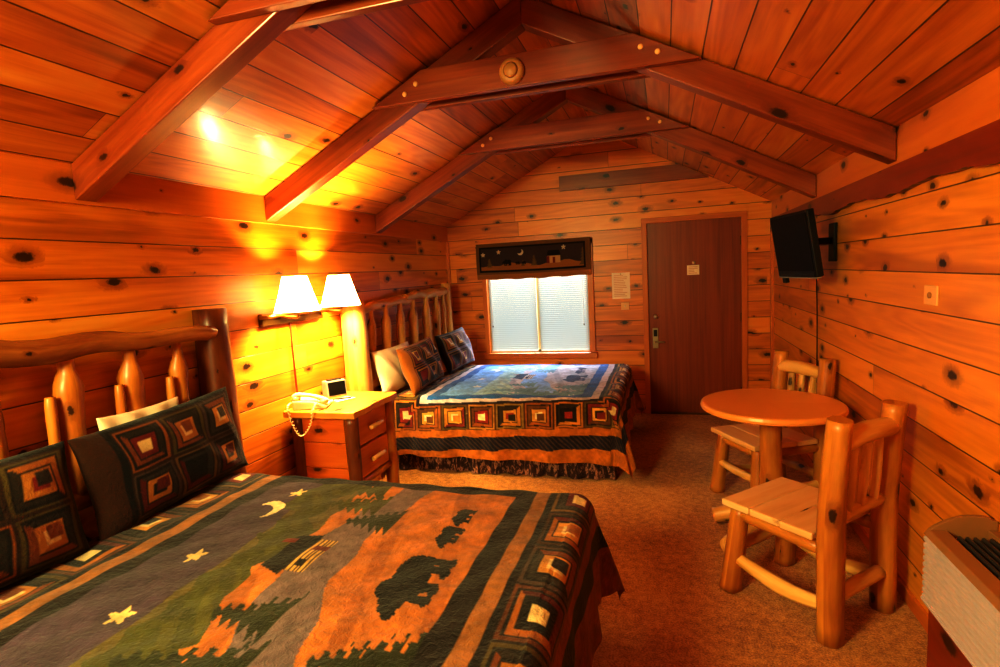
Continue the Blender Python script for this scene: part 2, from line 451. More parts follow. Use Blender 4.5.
# ------------------------------------------------------------------ trusses
def truss(y, label, sides=(-1, 1)):
    root = tag(empty('roof_truss', (W / 2, y, H)), label, 'roof beam', 'exposed timber roof trusses')
    dv, hw = .155, .048
    for sgn in sides:
        def X(x): return x if sgn < 0 else W - x
        xe = W / 2 - (.0 if sgn < 0 else .001)
        poly = [(X(.02), cz(.02) - dv), (X(.02), cz(.02) - .004), (X(xe), RIDGE - .004), (X(xe), RIDGE - dv)]
        if sgn > 0: poly = poly[::-1]
        th = math.atan(KS) * (1 if sgn < 0 else -1)
        ca, sa = math.cos(th), math.sin(th)
        obj('rafter', MB().prism(poly, y - hw, y + hw, uvf=lambda p: (p[0] * ca + p[1] * sa + y * 3 + sgn, -p[0] * sa + p[1] * ca + y)), M['beam'], root, bevel=.006)
    a, b = 2.572, 2.738
    for yy0, yy1 in ((y - hw - .045, y - hw - .001), (y + hw + .001, y + hw + .045)):
        xl = lambda z: (z - H) / KS + .03
        za = a
        poly = [(xl(a), a), (xl(b), b), (W - xl(b), b), (W - xl(a) + .0, a)]
        tie = obj('collar_tie', MB().prism(poly, yy0, yy1, uvf=lambda p: (p[0] + y * 2 + yy0, p[1] + y)), M['beam'], root, bevel=.005)
        if yy0 < y:
            for x, z in ((1.06, 2.62), (1.13, 2.665), (2.34, 2.665), (2.42, 2.63)):
                obj('bolt', MB().lathe([(.014, 0), (.014, -.006), (.009, -.01), (0, -.01)], (x, yy0, z), 12, 'y'), M['ivory'], tie)
    return root
truss(-4.22, 'nearest dark timber roof truss, cut off at the top left above the near bed', (-1,))
truss(-3.03, 'middle timber roof truss carrying the round smoke detector')
truss(-1.64, 'farthest timber roof truss, nearest the door wall')

mb = MB().lathe([(.0, -.035), (.05, -.034), (.062, -.028), (.068, -.012), (.068, 0)], (1.685, -3.124, 2.645), 40, 'y')
sd = obj('smoke_detector', mb, M['tan'])
tag(sd, 'round tan smoke detector on the face of the middle roof truss', 'smoke detector')
obj('centre_cap', MB().lathe([(0, -.046), (.03, -.044), (.04, -.034)], (1.685, -3.124, 2.645), 30, 'y'), M['tan'], sd)

# ------------------------------------------------------------------ window, door
win = struct(empty('window_1', (1.05, 0, WZ0)))
fr = MB()
fr.box(.42, WX0, -.03, .06, WZ0 - .0, 1.93); fr.box(WX1, 1.69, -.03, .06, WZ0, 1.93); fr.box(.42, 1.69, -.03, .06, WZ1, 1.93)
obj('window_frame', fr, M['casing'], win, bevel=.004)
sf = MB()
for x0, x1 in ((WX0, WX0 + .03), (1.035, 1.065), (WX1 - .03, WX1)): sf.box(x0, x1, .05, .085, WZ0, WZ1)
for z0, z1 in ((WZ0, WZ0 + .03), (WZ1 - .03, WZ1)): sf.box(WX0, WX1, .05, .085, z0, z1)
obj('sash_frame', sf, M['cream'], win, bevel=.002)
obj('glass_pane', MB().quad([(WX0, .07, WZ0), (WX1, .07, WZ0), (WX1, .07, WZ1), (WX0, .07, WZ1)]), M['glass'], win)
obj('window_sill', MB().box(.40, 1.71, -.06, .05, .615, WZ0), M['casing'], win, bevel=.006)
for i, (x0, x1, lab) in enumerate(((WX0 + .012, 1.035, 'white mini blind on the left half of the window, closed'), (1.065, WX1 - .012, 'white mini blind on the right half of the window, with pull cord'))):
    b = tag(empty('window_blind', ((x0 + x1) / 2, .025, WZ0)), lab, 'blind', 'white mini blinds in the window')
    sl_ = MB(); n = 50
    for k in range(n):
        zc = WZ0 + .028 + k * (WZ1 - WZ0 - .06) / n
        a = math.radians(-50)
        dy, dz = math.cos(a) * .0135, math.sin(a) * .0135
        m_ = len(sl_.v)
        for f in (-1, -.33, .33, 1):
            bow = .0025 * (1 - f * f)
            sl_.v += [(x0, .025 - f * dy - bow, zc + f * dz - bow * .4), (x1, .025 - f * dy - bow, zc + f * dz - bow * .4)]
        for q in range(3):
            i0 = m_ + 2 * q
            sl_.face([i0, i0 + 1, i0 + 3, i0 + 2], [(0, 0), (1, 0), (1, 1), (0, 1)], True)
    obj('slats', sl_, M['blind'], b)
    obj('bottom_rail', MB().box(x0, x1, .012, .036, WZ0 + .004, WZ0 + .02), M['white'], b, bevel=.003)
    obj('head_rail', MB().box(x0, x1, .005, .04, WZ1 - .035, WZ1 - .002), M['white'], b, bevel=.003)
    cx = x0 + .03 if i == 0 else x1 - .05
    c = obj('pull_cord', MB().tube([(cx, .008, WZ1 - .03), (cx, .006, WZ0 + .32)], .0018, 6), M['white'], b)
    obj('cord_tassel', MB().lathe([(0, .02), (.004, .018), (.007, 0), (0, 0)], (cx, .006, WZ0 + .30), 10), M['oldbrass'], c)

door = struct(empty('door_1', ((DX0 + DX1) / 2, 0, 0)))
obj('door_panel', MB().box(DX0 - .02, DX1 + .02, .012, .055, .004, DZ + .02, axis=2), M['door'], door, bevel=.003)
cs = MB(); cs.box(DX0 - .055, DX0, -.02, .011, 0, DZ + .055); cs.box(DX1, DX1 + .055, -.02, .011, 0, DZ + .055); cs.box(DX0 - .055, DX1 + .055, -.021, .0112, DZ, DZ + .055)
obj('door_casing', cs, M['casing'], door, bevel=.004)
obj('threshold', MB().box(DX0, DX1, -.03, .06, 0, .012), M['oldbrass'], door, bevel=.003)
pl = obj('lock_plate', MB().box(DX0 + .035, DX0 + .095, .002, .012, .71, .93), M['steel'], door, bevel=.006)
obj('keypad', MB().box(DX0 + .047, DX0 + .083, -.004, .003, .84, .91), M['black'], pl, bevel=.002)
obj('lever_handle', MB().tube([(DX0 + .065, .004, .785), (DX0 + .065, -.04, .785), (DX0 + .09, -.05, .785), (DX0 + .16, -.048, .783)], [.011, .011, .01, .008], 10), M['steel'], pl)
obj('deadbolt', MB().lathe([(.026, .012), (.026, .0), (.02, -.008), (0, -.01)], (DX0 + .075, 0, 1.05), 24, 'y'), M['steel'], door)
for z in (.25, 1.02, 1.8):
    obj('hinge', MB().tube([(DX1 - .004, .006, z - .045), (DX1 - .004, .006, z + .045)], .006, 8), M['oldbrass'], door)

# papers and plates on the back wall
def text_lines(mb, x0, x1, y, z0, z1, n, seed):
    r = random.Random(seed)
    for i in range(n):
        z = z1 - (z1 - z0) * (i + .5) / n
        xe = x0 + (x1 - x0) * r.uniform(.6, 1)
        mb.box(x0, xe, y - .0006, y, z - .0035, z + .0035)
M['ink'] = plain('faded_ink', 'dca878', .8)
nt = obj('notice_sheet', MB().box(1.885, 2.075, -.004, -.0005, 1.255, 1.535), M['paper']); tag(nt, 'large white notice sheet pinned between window and door', 'notice')
mb = MB(); text_lines(mb, 1.905, 2.055, -.0045, 1.275, 1.515, 13, 1); obj('printed_lines', mb, M['ink'], nt)
obj('push_pin', MB().lathe([(.006, 0), (.006, -.006), (0, -.008)], (1.98, -.004, 1.52), 10, 'y'), M['brass'], nt)
sw = obj('switch_plate', MB().box(1.975, 2.06, -.007, 0, 1.135, 1.215), M['ivory'], bevel=.003); tag(sw, 'small tan light switch plate under the wall notice', 'light switch')
obj('toggle', MB().box(2.011, 2.023, -.016, -.006, 1.165, 1.185), M['cream'], sw, bevel=.002)
dn = obj('door_notice', MB().box(2.655, 2.775, .0085, .0118, 1.475, 1.575), M['paper']); tag(dn, 'small pale rate card fixed to the dark entry door', 'notice')
mb = MB(); text_lines(mb, 2.67, 2.76, .0084, 1.485, 1.565, 5, 2); obj('printed_lines', mb, M['ink'], dn)
obj('door_viewer', MB().lathe([(.016, .012), (.016, .004), (.008, .001), (0, .003)], (2.722, 0, 1.60), 20, 'y'), M['steel'], door)

# wooden valance cloth above the window, colours woven in
def colour_mesh(name, P, F, C, mat, parent=None, smooth=True, loc=None):
    me = bpy.data.meshes.new(name)
    P = np.asarray(P, dtype=np.float64)
    if loc is not None: P = P - np.array(loc)
    F = np.asarray(F, dtype=np.int32)
    me.vertices.add(len(P)); me.vertices.foreach_set('co', P.ravel())
    me.loops.add(F.size); me.loops.foreach_set('vertex_index', F.ravel())
    me.polygons.add(len(F)); me.polygons.foreach_set('loop_start', np.arange(0, F.size, 4, dtype=np.int32)); me.polygons.foreach_set('loop_total', np.full(len(F), 4, dtype=np.int32))
    me.update(calc_edges=True)
    me.polygons.foreach_set('use_smooth', np.full(len(F), smooth))
    a = me.color_attributes.new('Col', 'FLOAT_COLOR', 'POINT')
    C4 = np.ones((len(P), 4)); C4[:, :3] = C
    a.data.foreach_set('color', C4.ravel())
    me.materials.append(mat); me.validate()
    o = bpy.data.objects.new(name, me); COL.objects.link(o)
    if parent is not None: o.parent = parent
    return o

def grid_faces(n, m, off=0, flip=False):
    i, j = np.meshgrid(np.arange(n - 1), np.arange(m - 1), indexing='ij')
    a = i * m + j
    F = np.stack([a, a + m, a + m + 1, a + 1], -1).reshape(-1, 4) + off
    return F[:, ::-1] if flip else F

def paint(C, mask, c):
    C[mask] = c if not isinstance(c, str) else lin(c)

def mottle(shape, cells, amp, seed):
    r = np.random.default_rng(seed); n, m = shape
    g = r.random((cells[0] + 2, cells[1] + 2))
    x = np.linspace(0, cells[0], n); y = np.linspace(0, cells[1], m)
    i, j = np.floor(x).astype(int), np.floor(y).astype(int); fx, fy = (x - i)[:, None], (y - j)[None, :]
    fx = fx * fx * (3 - 2 * fx); fy = fy * fy * (3 - 2 * fy)
    v = (g[i][:, j] * (1 - fx) + g[i + 1][:, j] * fx) * (1 - fy) + (g[i][:, j + 1] * (1 - fx) + g[i + 1][:, j + 1] * fx) * fy
    return 1 + amp * (v - .5) * 2

def star(p, q, cx, cy, r):
    a = np.arctan2(p - cx, -(q - cy)); d = np.hypot(p - cx, q - cy)
    k = np.abs(((a / (2 * PI / 5)) + .5) % 1 - .5) * 2
    return d < r * (1 - .6 * k)
def moon(p, q, cx, cy, r):
    return (np.hypot(p - cx, q - cy) < r) & (np.hypot(p - cx + .38 * r, q - cy + .42 * r) > r * .86)
def bear(p, q, cx, cy, s):
    """walking bear facing left, s = body length"""
    x, y = (p - cx) / s, (q - cy) / s
    m = ((x / .42) ** 2 + ((y + .02 * np.sin(x * 6)) / .23) ** 2) < 1
    m |= (((x - .2) / .24) ** 2 + ((y + .06) / .2) ** 2) < 1
    m |= (((x + .18) / .2) ** 2 + ((y + .09) / .2) ** 2) < 1
    m |= (((x + .44) / .16) ** 2 + ((y - .03) / .13) ** 2) < 1
    m |= (((x + .58) / .09) ** 2 + ((y - .08) / .07) ** 2) < 1
    m |= np.hypot(x + .40, y + .10) < .05
    for lx, ly in ((-.3, .0), (-.13, .04), (.17, .04), (.36, .0)):
        m |= (np.abs(x - lx - .12 * (y - .1) * (1 if ly else -1)) < .075) & (y > 0) & (y < .37)
        m |= (((x - lx + .03) / .1) ** 2 + ((y - .36) / .05) ** 2) < 1
    return m
def tree(p, q, cx, top, bot, w, n=6):
    """spruce: stacked drooping tiers, tip at top"""
    h = (q - top) / (bot - top)
    saw = (h * n) % 1
    half = w * (.12 + .88 * h) * (.55 + .55 * saw)
    jag = .12 * w * np.sin((p - cx) * 120 + h * 40)
    return (h > 0) & (h < 1) & (np.abs(p - cx) < half + jag)

def scene_picture(p, q, pal):
    """the woven landscape: p to the right, q downwards, 0..1"""
    C = np.zeros(p.shape + (3,))
    n = lambda f, a: .5 * np.sin(p * f + a) + .3 * np.sin(p * f * 2.3 + a * 2) + .2 * np.sin(p * f * 5.1 + a)
    paint(C, np.ones(p.shape, bool), pal['ground'])
    paint(C, q < .30 + .03 * n(9, 1), pal['sky'])
    paint(C, (q < .40 + .03 * n(7, 2)) & (q > .25 + .02 * n(6, 0)), pal['far'])
    # jagged forest belt
    edge1 = .25 + .05 * n(5, .5) + .028 * np.abs(np.sin(p * 31)) - .06 * (p > .78)
    edge2 = .36 + .07 * n(4, 1.2) + .05 * np.abs(np.sin(p * 23 + q * 5)) + .10 * np.exp(-((p - .15) / .2) ** 2)
    paint(C, (q > edge1) & (q < edge2), pal['green'])
    paint(C, (q > edge1 + .05) & (q < edge2 - .04) & (np.sin(p * 60 + q * 70) > .1), pal['green2'])
    # river
    rc = .64 + .09 * np.sin(p * 4.2 + 2.4) - .10 * (p - .5)
    rw = .065 + .045 * (1 - p)
    paint(C, np.abs(q - rc) < rw + .012 * np.sin(p * 25), pal['river'])
    paint(C, (q > rc + rw) & (np.sin(p * 9 + q * 30) > .75), pal['ground2'])
    paint(C, (q > .40) & (q < rc - rw) & (np.sin(p * 13 + q * 22) > .7), pal['ground2'])
    for cx, t, b, w in ((.12, .34, .66, .11), (.30, .42, .62, .09), (.02, .5, .9, .12), (.86, .33, .55, .08), (.76, .47, .66, .085), (.97, .25, .5, .07), (.62, .24, .42, .07), (.2, .78, 1.0, .12), (.05, .82, 1.0, .1)):
        paint(C, tree(p, q, cx, t, b, w), pal['tree'] if b > .58 else pal['green'])
    # cabin
    cx, cy = .55, .47
    paint(C, (np.abs(p - cx) < .078) & (q > cy - .01) & (q < cy + .07), pal['log'])
    paint(C, (np.abs(p - cx) < .078) & (q > cy - .01) & (q < cy + .07) & ((q * 70) % 1 < .4), pal['logd'])
    paint(C, (np.abs(p - cx - .03) < .013) & (q > cy + .015) & (q < cy + .07), pal['red'])
    paint(C, (np.abs(p - cx + .045) < .012) & (q > cy + .015) & (q < cy + .04), pal['black'])
    paint(C, (np.abs(p - cx) < .10 - (cy - q) * .3) & (q < cy) & (q > cy - .075), pal['black'])
    paint(C, (np.abs(p - cx - .05) < .012) & (q < cy - .06) & (q > cy - .11), pal['red'])
    paint(C, bear(p, q, .50, .855, .24), pal['bear'])
    paint(C, bear(p, q, .715, .865, .105), pal['bear'])
    paint(C, bear(p, q, .83, .865, .10), pal['bear'])
    paint(C, moon(p, q, .77, .14, .055), pal['moon'])
    for a, b in ((.49, .14), (.235, .20), (.905, .15)): paint(C, star(p, q, a, b, .036), pal['star'])
    return C

def log_cabin(a, b, k, cols):
    """one square block, a,b in 0..1, k = integer array choosing colours"""
    d = np.maximum(np.abs(a - .5), np.abs(b - .5))
    C = np.zeros(a.shape + (3,))
    def pick(off, lst):
        L = np.array([lin(c) if isinstance(c, str) else c for c in lst]); return L[(k * 7 + off * 3 + (k // 3)) % len(lst)]
    C[:] = pick(0, cols['outer'])
    half = (a + b) > 1
    m = d < .5; C[m & half] = pick(2, cols['outer'])[m & half]
    m = d < .39; C[m] = pick(1, cols['ring'])[m]
    m = (d < .39) & half; C[m] = pick(3, cols['ring'])[m]
    m = d < .24; C[m] = pick(4, cols['mid'])[m]
    m = d < .13; C[m] = pick(5, cols['core'])[m]
    m = (np.abs(a - .5 - .06) < .13) & (np.abs(b - .5 - .06) < .13) & (k % 3 != 1); C[m] = pick(6, cols['ring'])[m]
    m = (np.abs(d - .39) < .02) | (np.abs(d - .25) < .014); C[m] = lin(cols['line'])
    m = d > .475; C[m] = lin(cols['sash'])
    return C

BLK1 = dict(outer=['5e4c22', '6e3a14', '584238', '9a5418', '4e3016', '7c5a2c'], ring=['30241a', 'b06a1e', '6a1c10', '3c322c', '8a4616'], mid=['d89a44', '1c1410', 'c07c30', '7a1e12'], core=['f0d6a0', 'ecd09a', '8a2414', 'f0d6a0', '1c1410'], line='1c120c', sash='26160c')
BLK2 = dict(outer=['9a7a34', 'b86a20', 'a8601c', 'c8802a', '6a5428', 'c08a3a'], ring=['3a2c1c', 'd08a2e', '8a2a18', '7a4a1a', 'b0641e'], mid=['e8b050', '2a1c14', 'd89a44', '9a2c1a'], core=['f8e6b8', 'f4dca6', 'a8321e', 'f8e6b8', '2a1c14'], line='24160e', sash='5a3414')
PAL1 = dict(sky='524054', far='6a5c30', green='50501c', green2='5c581e', ground='c87c30', ground2='b46c28', river='806a6e', tree='2e3214', log='d0a860', logd='3a1c10', red='7a2412', black='100c0c', bear='0c0908', moon='f0dcb0', star='e8cc90')
PAL2_LIT = dict(sky='7fb4f4', far='a0c8e0', green='98bcc8', green2='acc8c4', ground='c4c0d0', ground2='b0b0c4', river='8cbcfa', tree='6c98ac', log='d8d0d0', logd='6a6a80', red='9a6a70', black='24406c', bear='16386a', moon='e8f0ff', star='e8f0ff')  # same landscape, window reflections painted in as bleached blues

def quilt(name, yc, hw, top, foot, step, pal, blk, frame, tanc, darkc, orange, skew, label, weave):
    S, T0, T1 = hw + .455, .27, foot + .42
    s = np.arange(-S, S + step, step); t = np.arange(T0, T1 + step, step)
    ss, tt = np.meshgrid(s, t, indexing='ij')
    # ---- pattern coordinates
    ps = ss + skew * (tt - 1.1); pt = tt
    fo, f0, f1 = hw - .035, .56, 1.885
    ds = np.abs(ps) - fo; ds = ds + np.clip(ds, 0, .04)
    d = np.maximum(np.maximum(ds, pt - f1), f0 - pt)
    C = np.zeros(ss.shape + (3,)); C[:] = lin(darkc)
    fi = .082
    p = (ps + fo - fi) / (2 * (fo - fi)); q = (pt - f0 - fi * .75) / (f1 - f0 - 1.75 * fi)
    pic = scene_picture(p, q, pal)
    ins = d < -fi; C[ins] = pic[ins]
    paint(C, (d >= -fi) & (d < 0), frame)
    paint(C, (d >= 0) & (d < .062), tanc)
    paint(C, (d >= .062) & (d < .088), darkc)
    bw = .205
    m = (d >= .088) & (d < .088 + bw)
    # blocks run along each side
    side = (np.abs(ps) - fo) >= np.maximum(pt - f1, f0 - pt)
    along = np.where(side, pt - f0 + .5 * bw, ps + 10 * bw); outw = d - .088
    wl = np.where(side, bw * 1.12, bw * 1.27)
    idx = np.floor(along / wl).astype(int); fa = (along / wl) % 1
    kk = idx + np.where(side, np.where(ps > 0, 5, 11), 3)
    B = log_cabin(fa, np.clip(outw / bw, 0, 1), np.abs(kk), blk)
    C[m] = B[m]
    paint(C, (d >= .293) & (d < .35), orange)
    m = (d >= .35) & (d < .455); C[m] = lin(darkc)
    m &= (np.sin((ps + pt) * 160) > .35); C[m] = lin(weave)
    paint(C, (d >= .455), orange)
    C *= (mottle(ss.shape, (40, 40), .22, 3) * mottle(ss.shape, (130, 120), .22, 4))[..., None]
    # ---- drape
    rr = .075
    a = np.maximum(np.abs(ss) - (hw - rr), 0); b = np.maximum(tt - (foot - rr), 0)
    rho = np.hypot(a, b) + 1e-9; ca, cb = a / rho, b / rho
    th = np.arctan2(b, a); cor = np.sin(2 * th) ** 2
    ang = np.minimum(rho / rr, PI / 2); ex = np.maximum(rho - rr * PI / 2, 0)
    horiz = rr * np.sin(ang); drop = rr * (1 - np.cos(ang))
    drop = drop + ex * (1 - .2 * cor)
    alongp = np.where(a > b, tt, ss)
    horiz = horiz + ex * (.055 + .24 * cor) + ex * .05 * (1 - cor) * (np.sin(alongp * 13 + yc * 5) + .5 * np.sin(alongp * 29)) + .05 * ex * cor * np.sin(th * 14)
    sg = np.sign(ss)
    y = yc + sg * (np.minimum(np.abs(ss), hw - rr) + horiz * ca)
    x = np.minimum(tt, foot - rr) + horiz * cb
    z = top - drop + .006 * np.sin(ss * 9 + 1) * np.sin(tt * 7) * (rho < .01) + .004 * np.sin(ss * 31) * np.sin(tt * 27)
    z = np.maximum(z, .015)
    P = np.stack([x, y, z], -1).reshape(-1, 3)
    F = grid_faces(len(s), len(t), flip=True)
    o = colour_mesh(name, P, F, C.reshape(-1, 3), M['fabric'])
    return tag(o, label, 'quilt')

def pillow(name, c, w, h, th, lean, yaw, mat, label, cat, colour, group=None, roll=0.0, res=60, flange=True):
    u = np.linspace(-1, 1, int(res * w / h)); v = np.linspace(-1, 1, res)
    uu, vv = np.meshgrid(u, v, indexing='ij')
    pr = np.clip(1 - np.abs(uu) ** 3.2, 0, 1) ** .55 * np.clip(1 - np.abs(vv) ** 3.2, 0, 1) ** .55
    inx = uu * (1 - .06 * np.abs(vv) ** 2 * (np.abs(uu) > 0)); inx = uu * (1 - .05 * (1 - vv ** 2)); iny = vv * (1 - .05 * (1 - uu ** 2))
    wr = .012 * np.sin(uu * 9 + vv * 5) * pr
    pts = []
    for sgn in (1, -1):
        pts.append(np.stack([inx * w / 2, iny * h / 2, sgn * (pr * th / 2 + .004) + wr], -1).reshape(-1, 3))
    P = np.concatenate(pts); n, m = uu.shape
    Ff = grid_faces(n, m); Fb = grid_faces(n, m, n * m, True)
    Ed = []
    per = [(i, 0) for i in range(n - 1)] + [(n - 1, j) for j in range(m - 1)] + [(i, m - 1) for i in range(n - 1, 0, -1)] + [(0, j) for j in range(m - 1, 0, -1)]
    ids = [i * m + j for i, j in per]
    for k in range(len(ids)):
        i0, i1 = ids[k], ids[(k + 1) % len(ids)]
        Ed.append((i1, i0, i0 + n * m, i1 + n * m))
    F = np.concatenate([Ff, Fb, np.array(Ed)])
    C = colour(uu, vv).reshape(-1, 3); C = np.concatenate([C, C])
    o = colour_mesh(name, P, F, C, mat)
    # local x -> +y world, local y -> up leaning, local z -> into the room (+x)
    ex = Vector((0, 1, 0)); ey = Vector((-math.sin(lean), 0, math.cos(lean))); ez = ex.cross(ey)
    R = Matrix((ex, ey, ez)).transposed()
    R = Matrix.Rotation(yaw, 3, 'Z') @ R @ Matrix.Rotation(roll, 3, 'Z')
    o.matrix_world = Matrix.Translation(c) @ R.to_4x4()
    return tag(o, label, cat, group)

def sham_colour(blk, seed, edge, edge2, cols=3, left=0.0, pale=0.0):
    def f(u, v):
        u0 = u; u = np.where(u > -1 + 2 * left, (u - (-1 + 2 * left)) / (2 - 2 * left) * 2 - 1, -1.0)
        C = np.zeros(u.shape + (3,)); C[:] = lin(edge)
        m = (np.abs(u) < .93) & (np.abs(v) < .92)
        a = (u / .93 + 1) / 2 * cols; b = (v / .92 + 1) / 2 * 2
        i = np.clip(np.floor(a), 0, cols - 1).astype(int); j = np.clip(np.floor(b), 0, 1).astype(int)
        B = log_cabin(a - i, b - j, i * 2 + j * 5 + seed, blk); C[m] = B[m]
        g = m & ((np.abs(a - np.round(a)) < .03) | (np.abs(b - np.round(b)) < .03)); paint(C, g, edge2)
        if pale: C = C + (np.array(lin('c4ccdc')) - C) * (pale * np.clip((u0 + .1) * 1.2, 0, 1))[..., None]  # daylight painted into the cloth colour, stronger towards the window
        if left: C[u0 < -1 + 2 * left] = lin('44240f') if not edge.startswith('b') else lin(edge)
        return C
    return f
def flat_colour(c):
    return lambda u, v: np.tile(np.array(lin(c)), u.shape + (1,))

# ------------------------------------------------------------------ beds
def make_bed(yc, hw, label, xo, yo, rail_pts, spindles, post_spec, seed, thin, lm, pm, rm, foot=2.06):
    rail_pts = [([(x + xo, y + yo, z) for x, y, z in p], q) for p, q in rail_pts]
    spindles = [(a + yo, b, c, d) for a, b, c, d in spindles]; post_spec = [(a + yo,) + tuple(q) for a, *q in post_spec]
    root = tag(empty('log_bed', (1.1, yc, 0)), label, 'bed', 'log beds')
    mt = MB(); mt.box(.24, foot - .045, yc - hw + .05, yc + hw - .05, .34, .595)
    obj('mattress', mt, M['mattress'], root, bevel=.05, seg=4)
    bs = MB(); bs.box(.24, foot - .06, yc - hw + .07, yc + hw - .07, .16, .335)
    obj('box_spring', bs, M['mattress'], root, bevel=.02)
    for sx in (.36, foot - .2):
        for sy in (-1, 1):
            obj('leg', MB().tube([(sx, yc + sy * (hw - .2), 0), (sx, yc + sy * (hw - .2), .17)], .04, 10), M['log'], root)
    # pleated skirt on three sides
    r = random.Random(seed); path = []
    x0, x1, ya, yb = .26, foot - .03, yc - hw + .04, yc + hw - .04
    for (ax, ay), (bx, by) in (((x0, ya), (x1, ya)), ((x1, ya), (x1, yb)), ((x1, yb), (x0, yb))):
        n = int(math.dist((ax, ay), (bx, by)) / .014)
        for k in range(n):
            f = k / n; path.append((ax + (bx - ax) * f, ay + (by - ay) * f, by - ay, -(bx - ax)))
    sk = MB(); sk_n = len(path); L = 0
    rows = [(.34, .15), (.22, .6), (.10, .9), (.012, 1.1)]
    for zi, am in rows:
        for k, (px, py, nx, ny) in enumerate(path):
            l = math.hypot(nx, ny); w = am * .019 * (math.sin(k * .55) + .5 * math.sin(k * .23 + 2) + .25 * math.sin(k * 1.4))
            sk.v.append((px + nx / l * w, py + ny / l * w, zi))
    for i in range(len(rows) - 1):
        for k in range(sk_n - 1):
            q = i * sk_n + k
            sk.face([q, q + 1, q + 1 + sk_n, q + sk_n], [(k * .014, rows[i][0]), (k * .014 + .014, rows[i][0]), (k * .014 + .014, rows[i + 1][0]), (k * .014, rows[i + 1][0])], True)
    obj('bed_skirt', sk, M['skirt'], root)
    for i, (py, pr, ph, fl, mat) in enumerate(post_spec):
        obj('headboard_post', MB().tube([(.13 + xo, py, 0), (.13 + xo, py, ph * .5), (.125 + xo, py, ph)], [pr * 1.05, pr, pr * .92], 14, .06, seed + i, 5, square=fl), mat, root)
    for i, (pts, rad) in enumerate(rail_pts):
        obj('headboard_rail', MB().tube(pts, rad, 14, .16, seed + 10 + i, 6, wob=.008), rm, root)
    for i, (sy, sr, z0, z1) in enumerate(spindles):
        ln = r.uniform(-.015, .015)
        obj('spindle', MB().tube([(.14 + xo, sy, z0), (.14 + xo, sy + ln * .5, (z0 + z1) / 2), (.145 + xo, sy + ln, z1 - .14), (.15 + xo, sy + ln, z1 - .07), (.15 + xo, sy + ln, z1 + .01)], [sr * .95, sr, sr, sr * .55, sr * .5], 12, .1, seed + 30 + i, 5), pm if i % 2 else lm, root)
        if thin:
            obj('thin_spindle', MB().tube([(.17 + xo, sy - .085, z0), (.17 + xo, sy - .08, z1 - .24), (.165 + xo, sy - .075, z1 - .16)], [.02, .021, .017], 8, .1, seed + 60 + i, 4), lm, root)
    return root

Y1, HW1 = -4.56, .80
Y2, HW2 = -1.27, .79
make_bed(Y1, HW1, 'near log bed with dark quilt, filling the lower left', -.045, .03,
    [([(.16, -5.40, 1.45), (.165, -4.95, 1.43), (.17, -4.55, 1.395), (.17, -4.15, 1.385), (.17, -3.75, 1.368)], [.05, .052, .046, .043, .04]),
     ([(.15, -5.40, .78), (.15, -4.6, .77), (.15, -3.76, .78)], [.04, .042, .04])],
    [(-3.955, .043, .78, 1.345), (-4.215, .05, .78, 1.36), (-4.50, .052, .78, 1.37), (-4.78, .05, .78, 1.38), (-5.06, .048, .78, 1.39), (-5.30, .045, .78, 1.4)],
    [(-3.705, .082, 1.49, .5, M['bark']), (-5.46, .085, 1.5, .4, M['bark'])], 11, True, M['logred'], M['logred'], M['rail'])
make_bed(Y2, HW2, 'far log bed with quilt centre tinted blue for window light, beside the window', -.02, 0,
    [([(.12, -2.24, 1.365), (.13, -1.9, 1.385), (.13, -1.55, 1.40), (.125, -1.3, 1.385)], [.036, .042, .04, .034]),
     ([(.13, -1.42, 1.42), (.13, -1.1, 1.435), (.13, -.8, 1.43), (.13, -.47, 1.44)], [.036, .045, .048, .05]),
     ([(.13, -2.24, .76), (.13, -1.3, .77), (.13, -.4, .76)], [.04, .042, .04])],
    [(-2.08, .036, .76, 1.36), (-1.83, .042, .76, 1.37), (-1.56, .044, .76, 1.38), (-1.27, .044, .76, 1.38), (-.98, .044, .76, 1.41), (-.72, .042, .76, 1.41), (-.53, .03, .76, 1.41)],
    [(-2.29, .095, 1.44, .5, M['log']), (-.375, .055, 1.52, .2, M['log'])], 23, False, M['log'], M['log'], M['log'])

quilt('patchwork_quilt', Y1, HW1, .645, 2.13, .006, PAL1, BLK1, '1c100e', 'a8703a', '180c0a', '8a3c10', 0.0,
      'dark patchwork quilt with moon, bears and cabin on the near bed', '2c1c18')
quilt('patchwork_quilt', Y2, HW2, .635, 2.10, .0065, PAL2_LIT, BLK2, '2a66b4', 'd4c4cc', '1c1a2c', 'c8761c', -.045,  # frame and border tones also carry the painted window light
      'patchwork quilt with bear landscape tinted pale blue for window light on the far bed', '4e382e')

pillow('pillow_sham', (.268, -4.165, .858), .82, .43, .14, .17, .02, M['shamfab'], 'dark patchwork sham on the near bed, the one closer to the nightstand', 'pillow', sham_colour(BLK1, 2, '140e0c', '3a2010', left=.13), roll=.04)
pillow('pillow_sham', (.268, -4.965, .856), .72, .43, .15, .20, -.04, M['shamfab'], 'dark patchwork sham at the left edge of the photo, near bed', 'pillow', sham_colour(BLK1, 5, '140e0c', '3a2010'), roll=-.03)
pillow('pillow', (.168, -4.20, .868), .40, .44, .05, .06, 0, M['linen'], 'white pillow tucked behind the near bed sham', 'pillow', flat_colour('ffffff'))
pillow('pillow_sham', (.362, -1.66, .842), .76, .40, .16, .32, .06, M['shamfab'], 'orange and brown patchwork sham leaning on a white pillow, far bed', 'pillow', sham_colour(BLK2, 1, 'b06a20', '38200f', left=.05), roll=.02)
pillow('pillow_sham', (.352, -.80, .842), .70, .40, .16, .32, -.03, M['shamfab'], 'patchwork sham on the far bed, the one closer to the window', 'pillow', sham_colour(BLK2, 4, '241810', '6a6a7a', pale=.5), roll=.02)
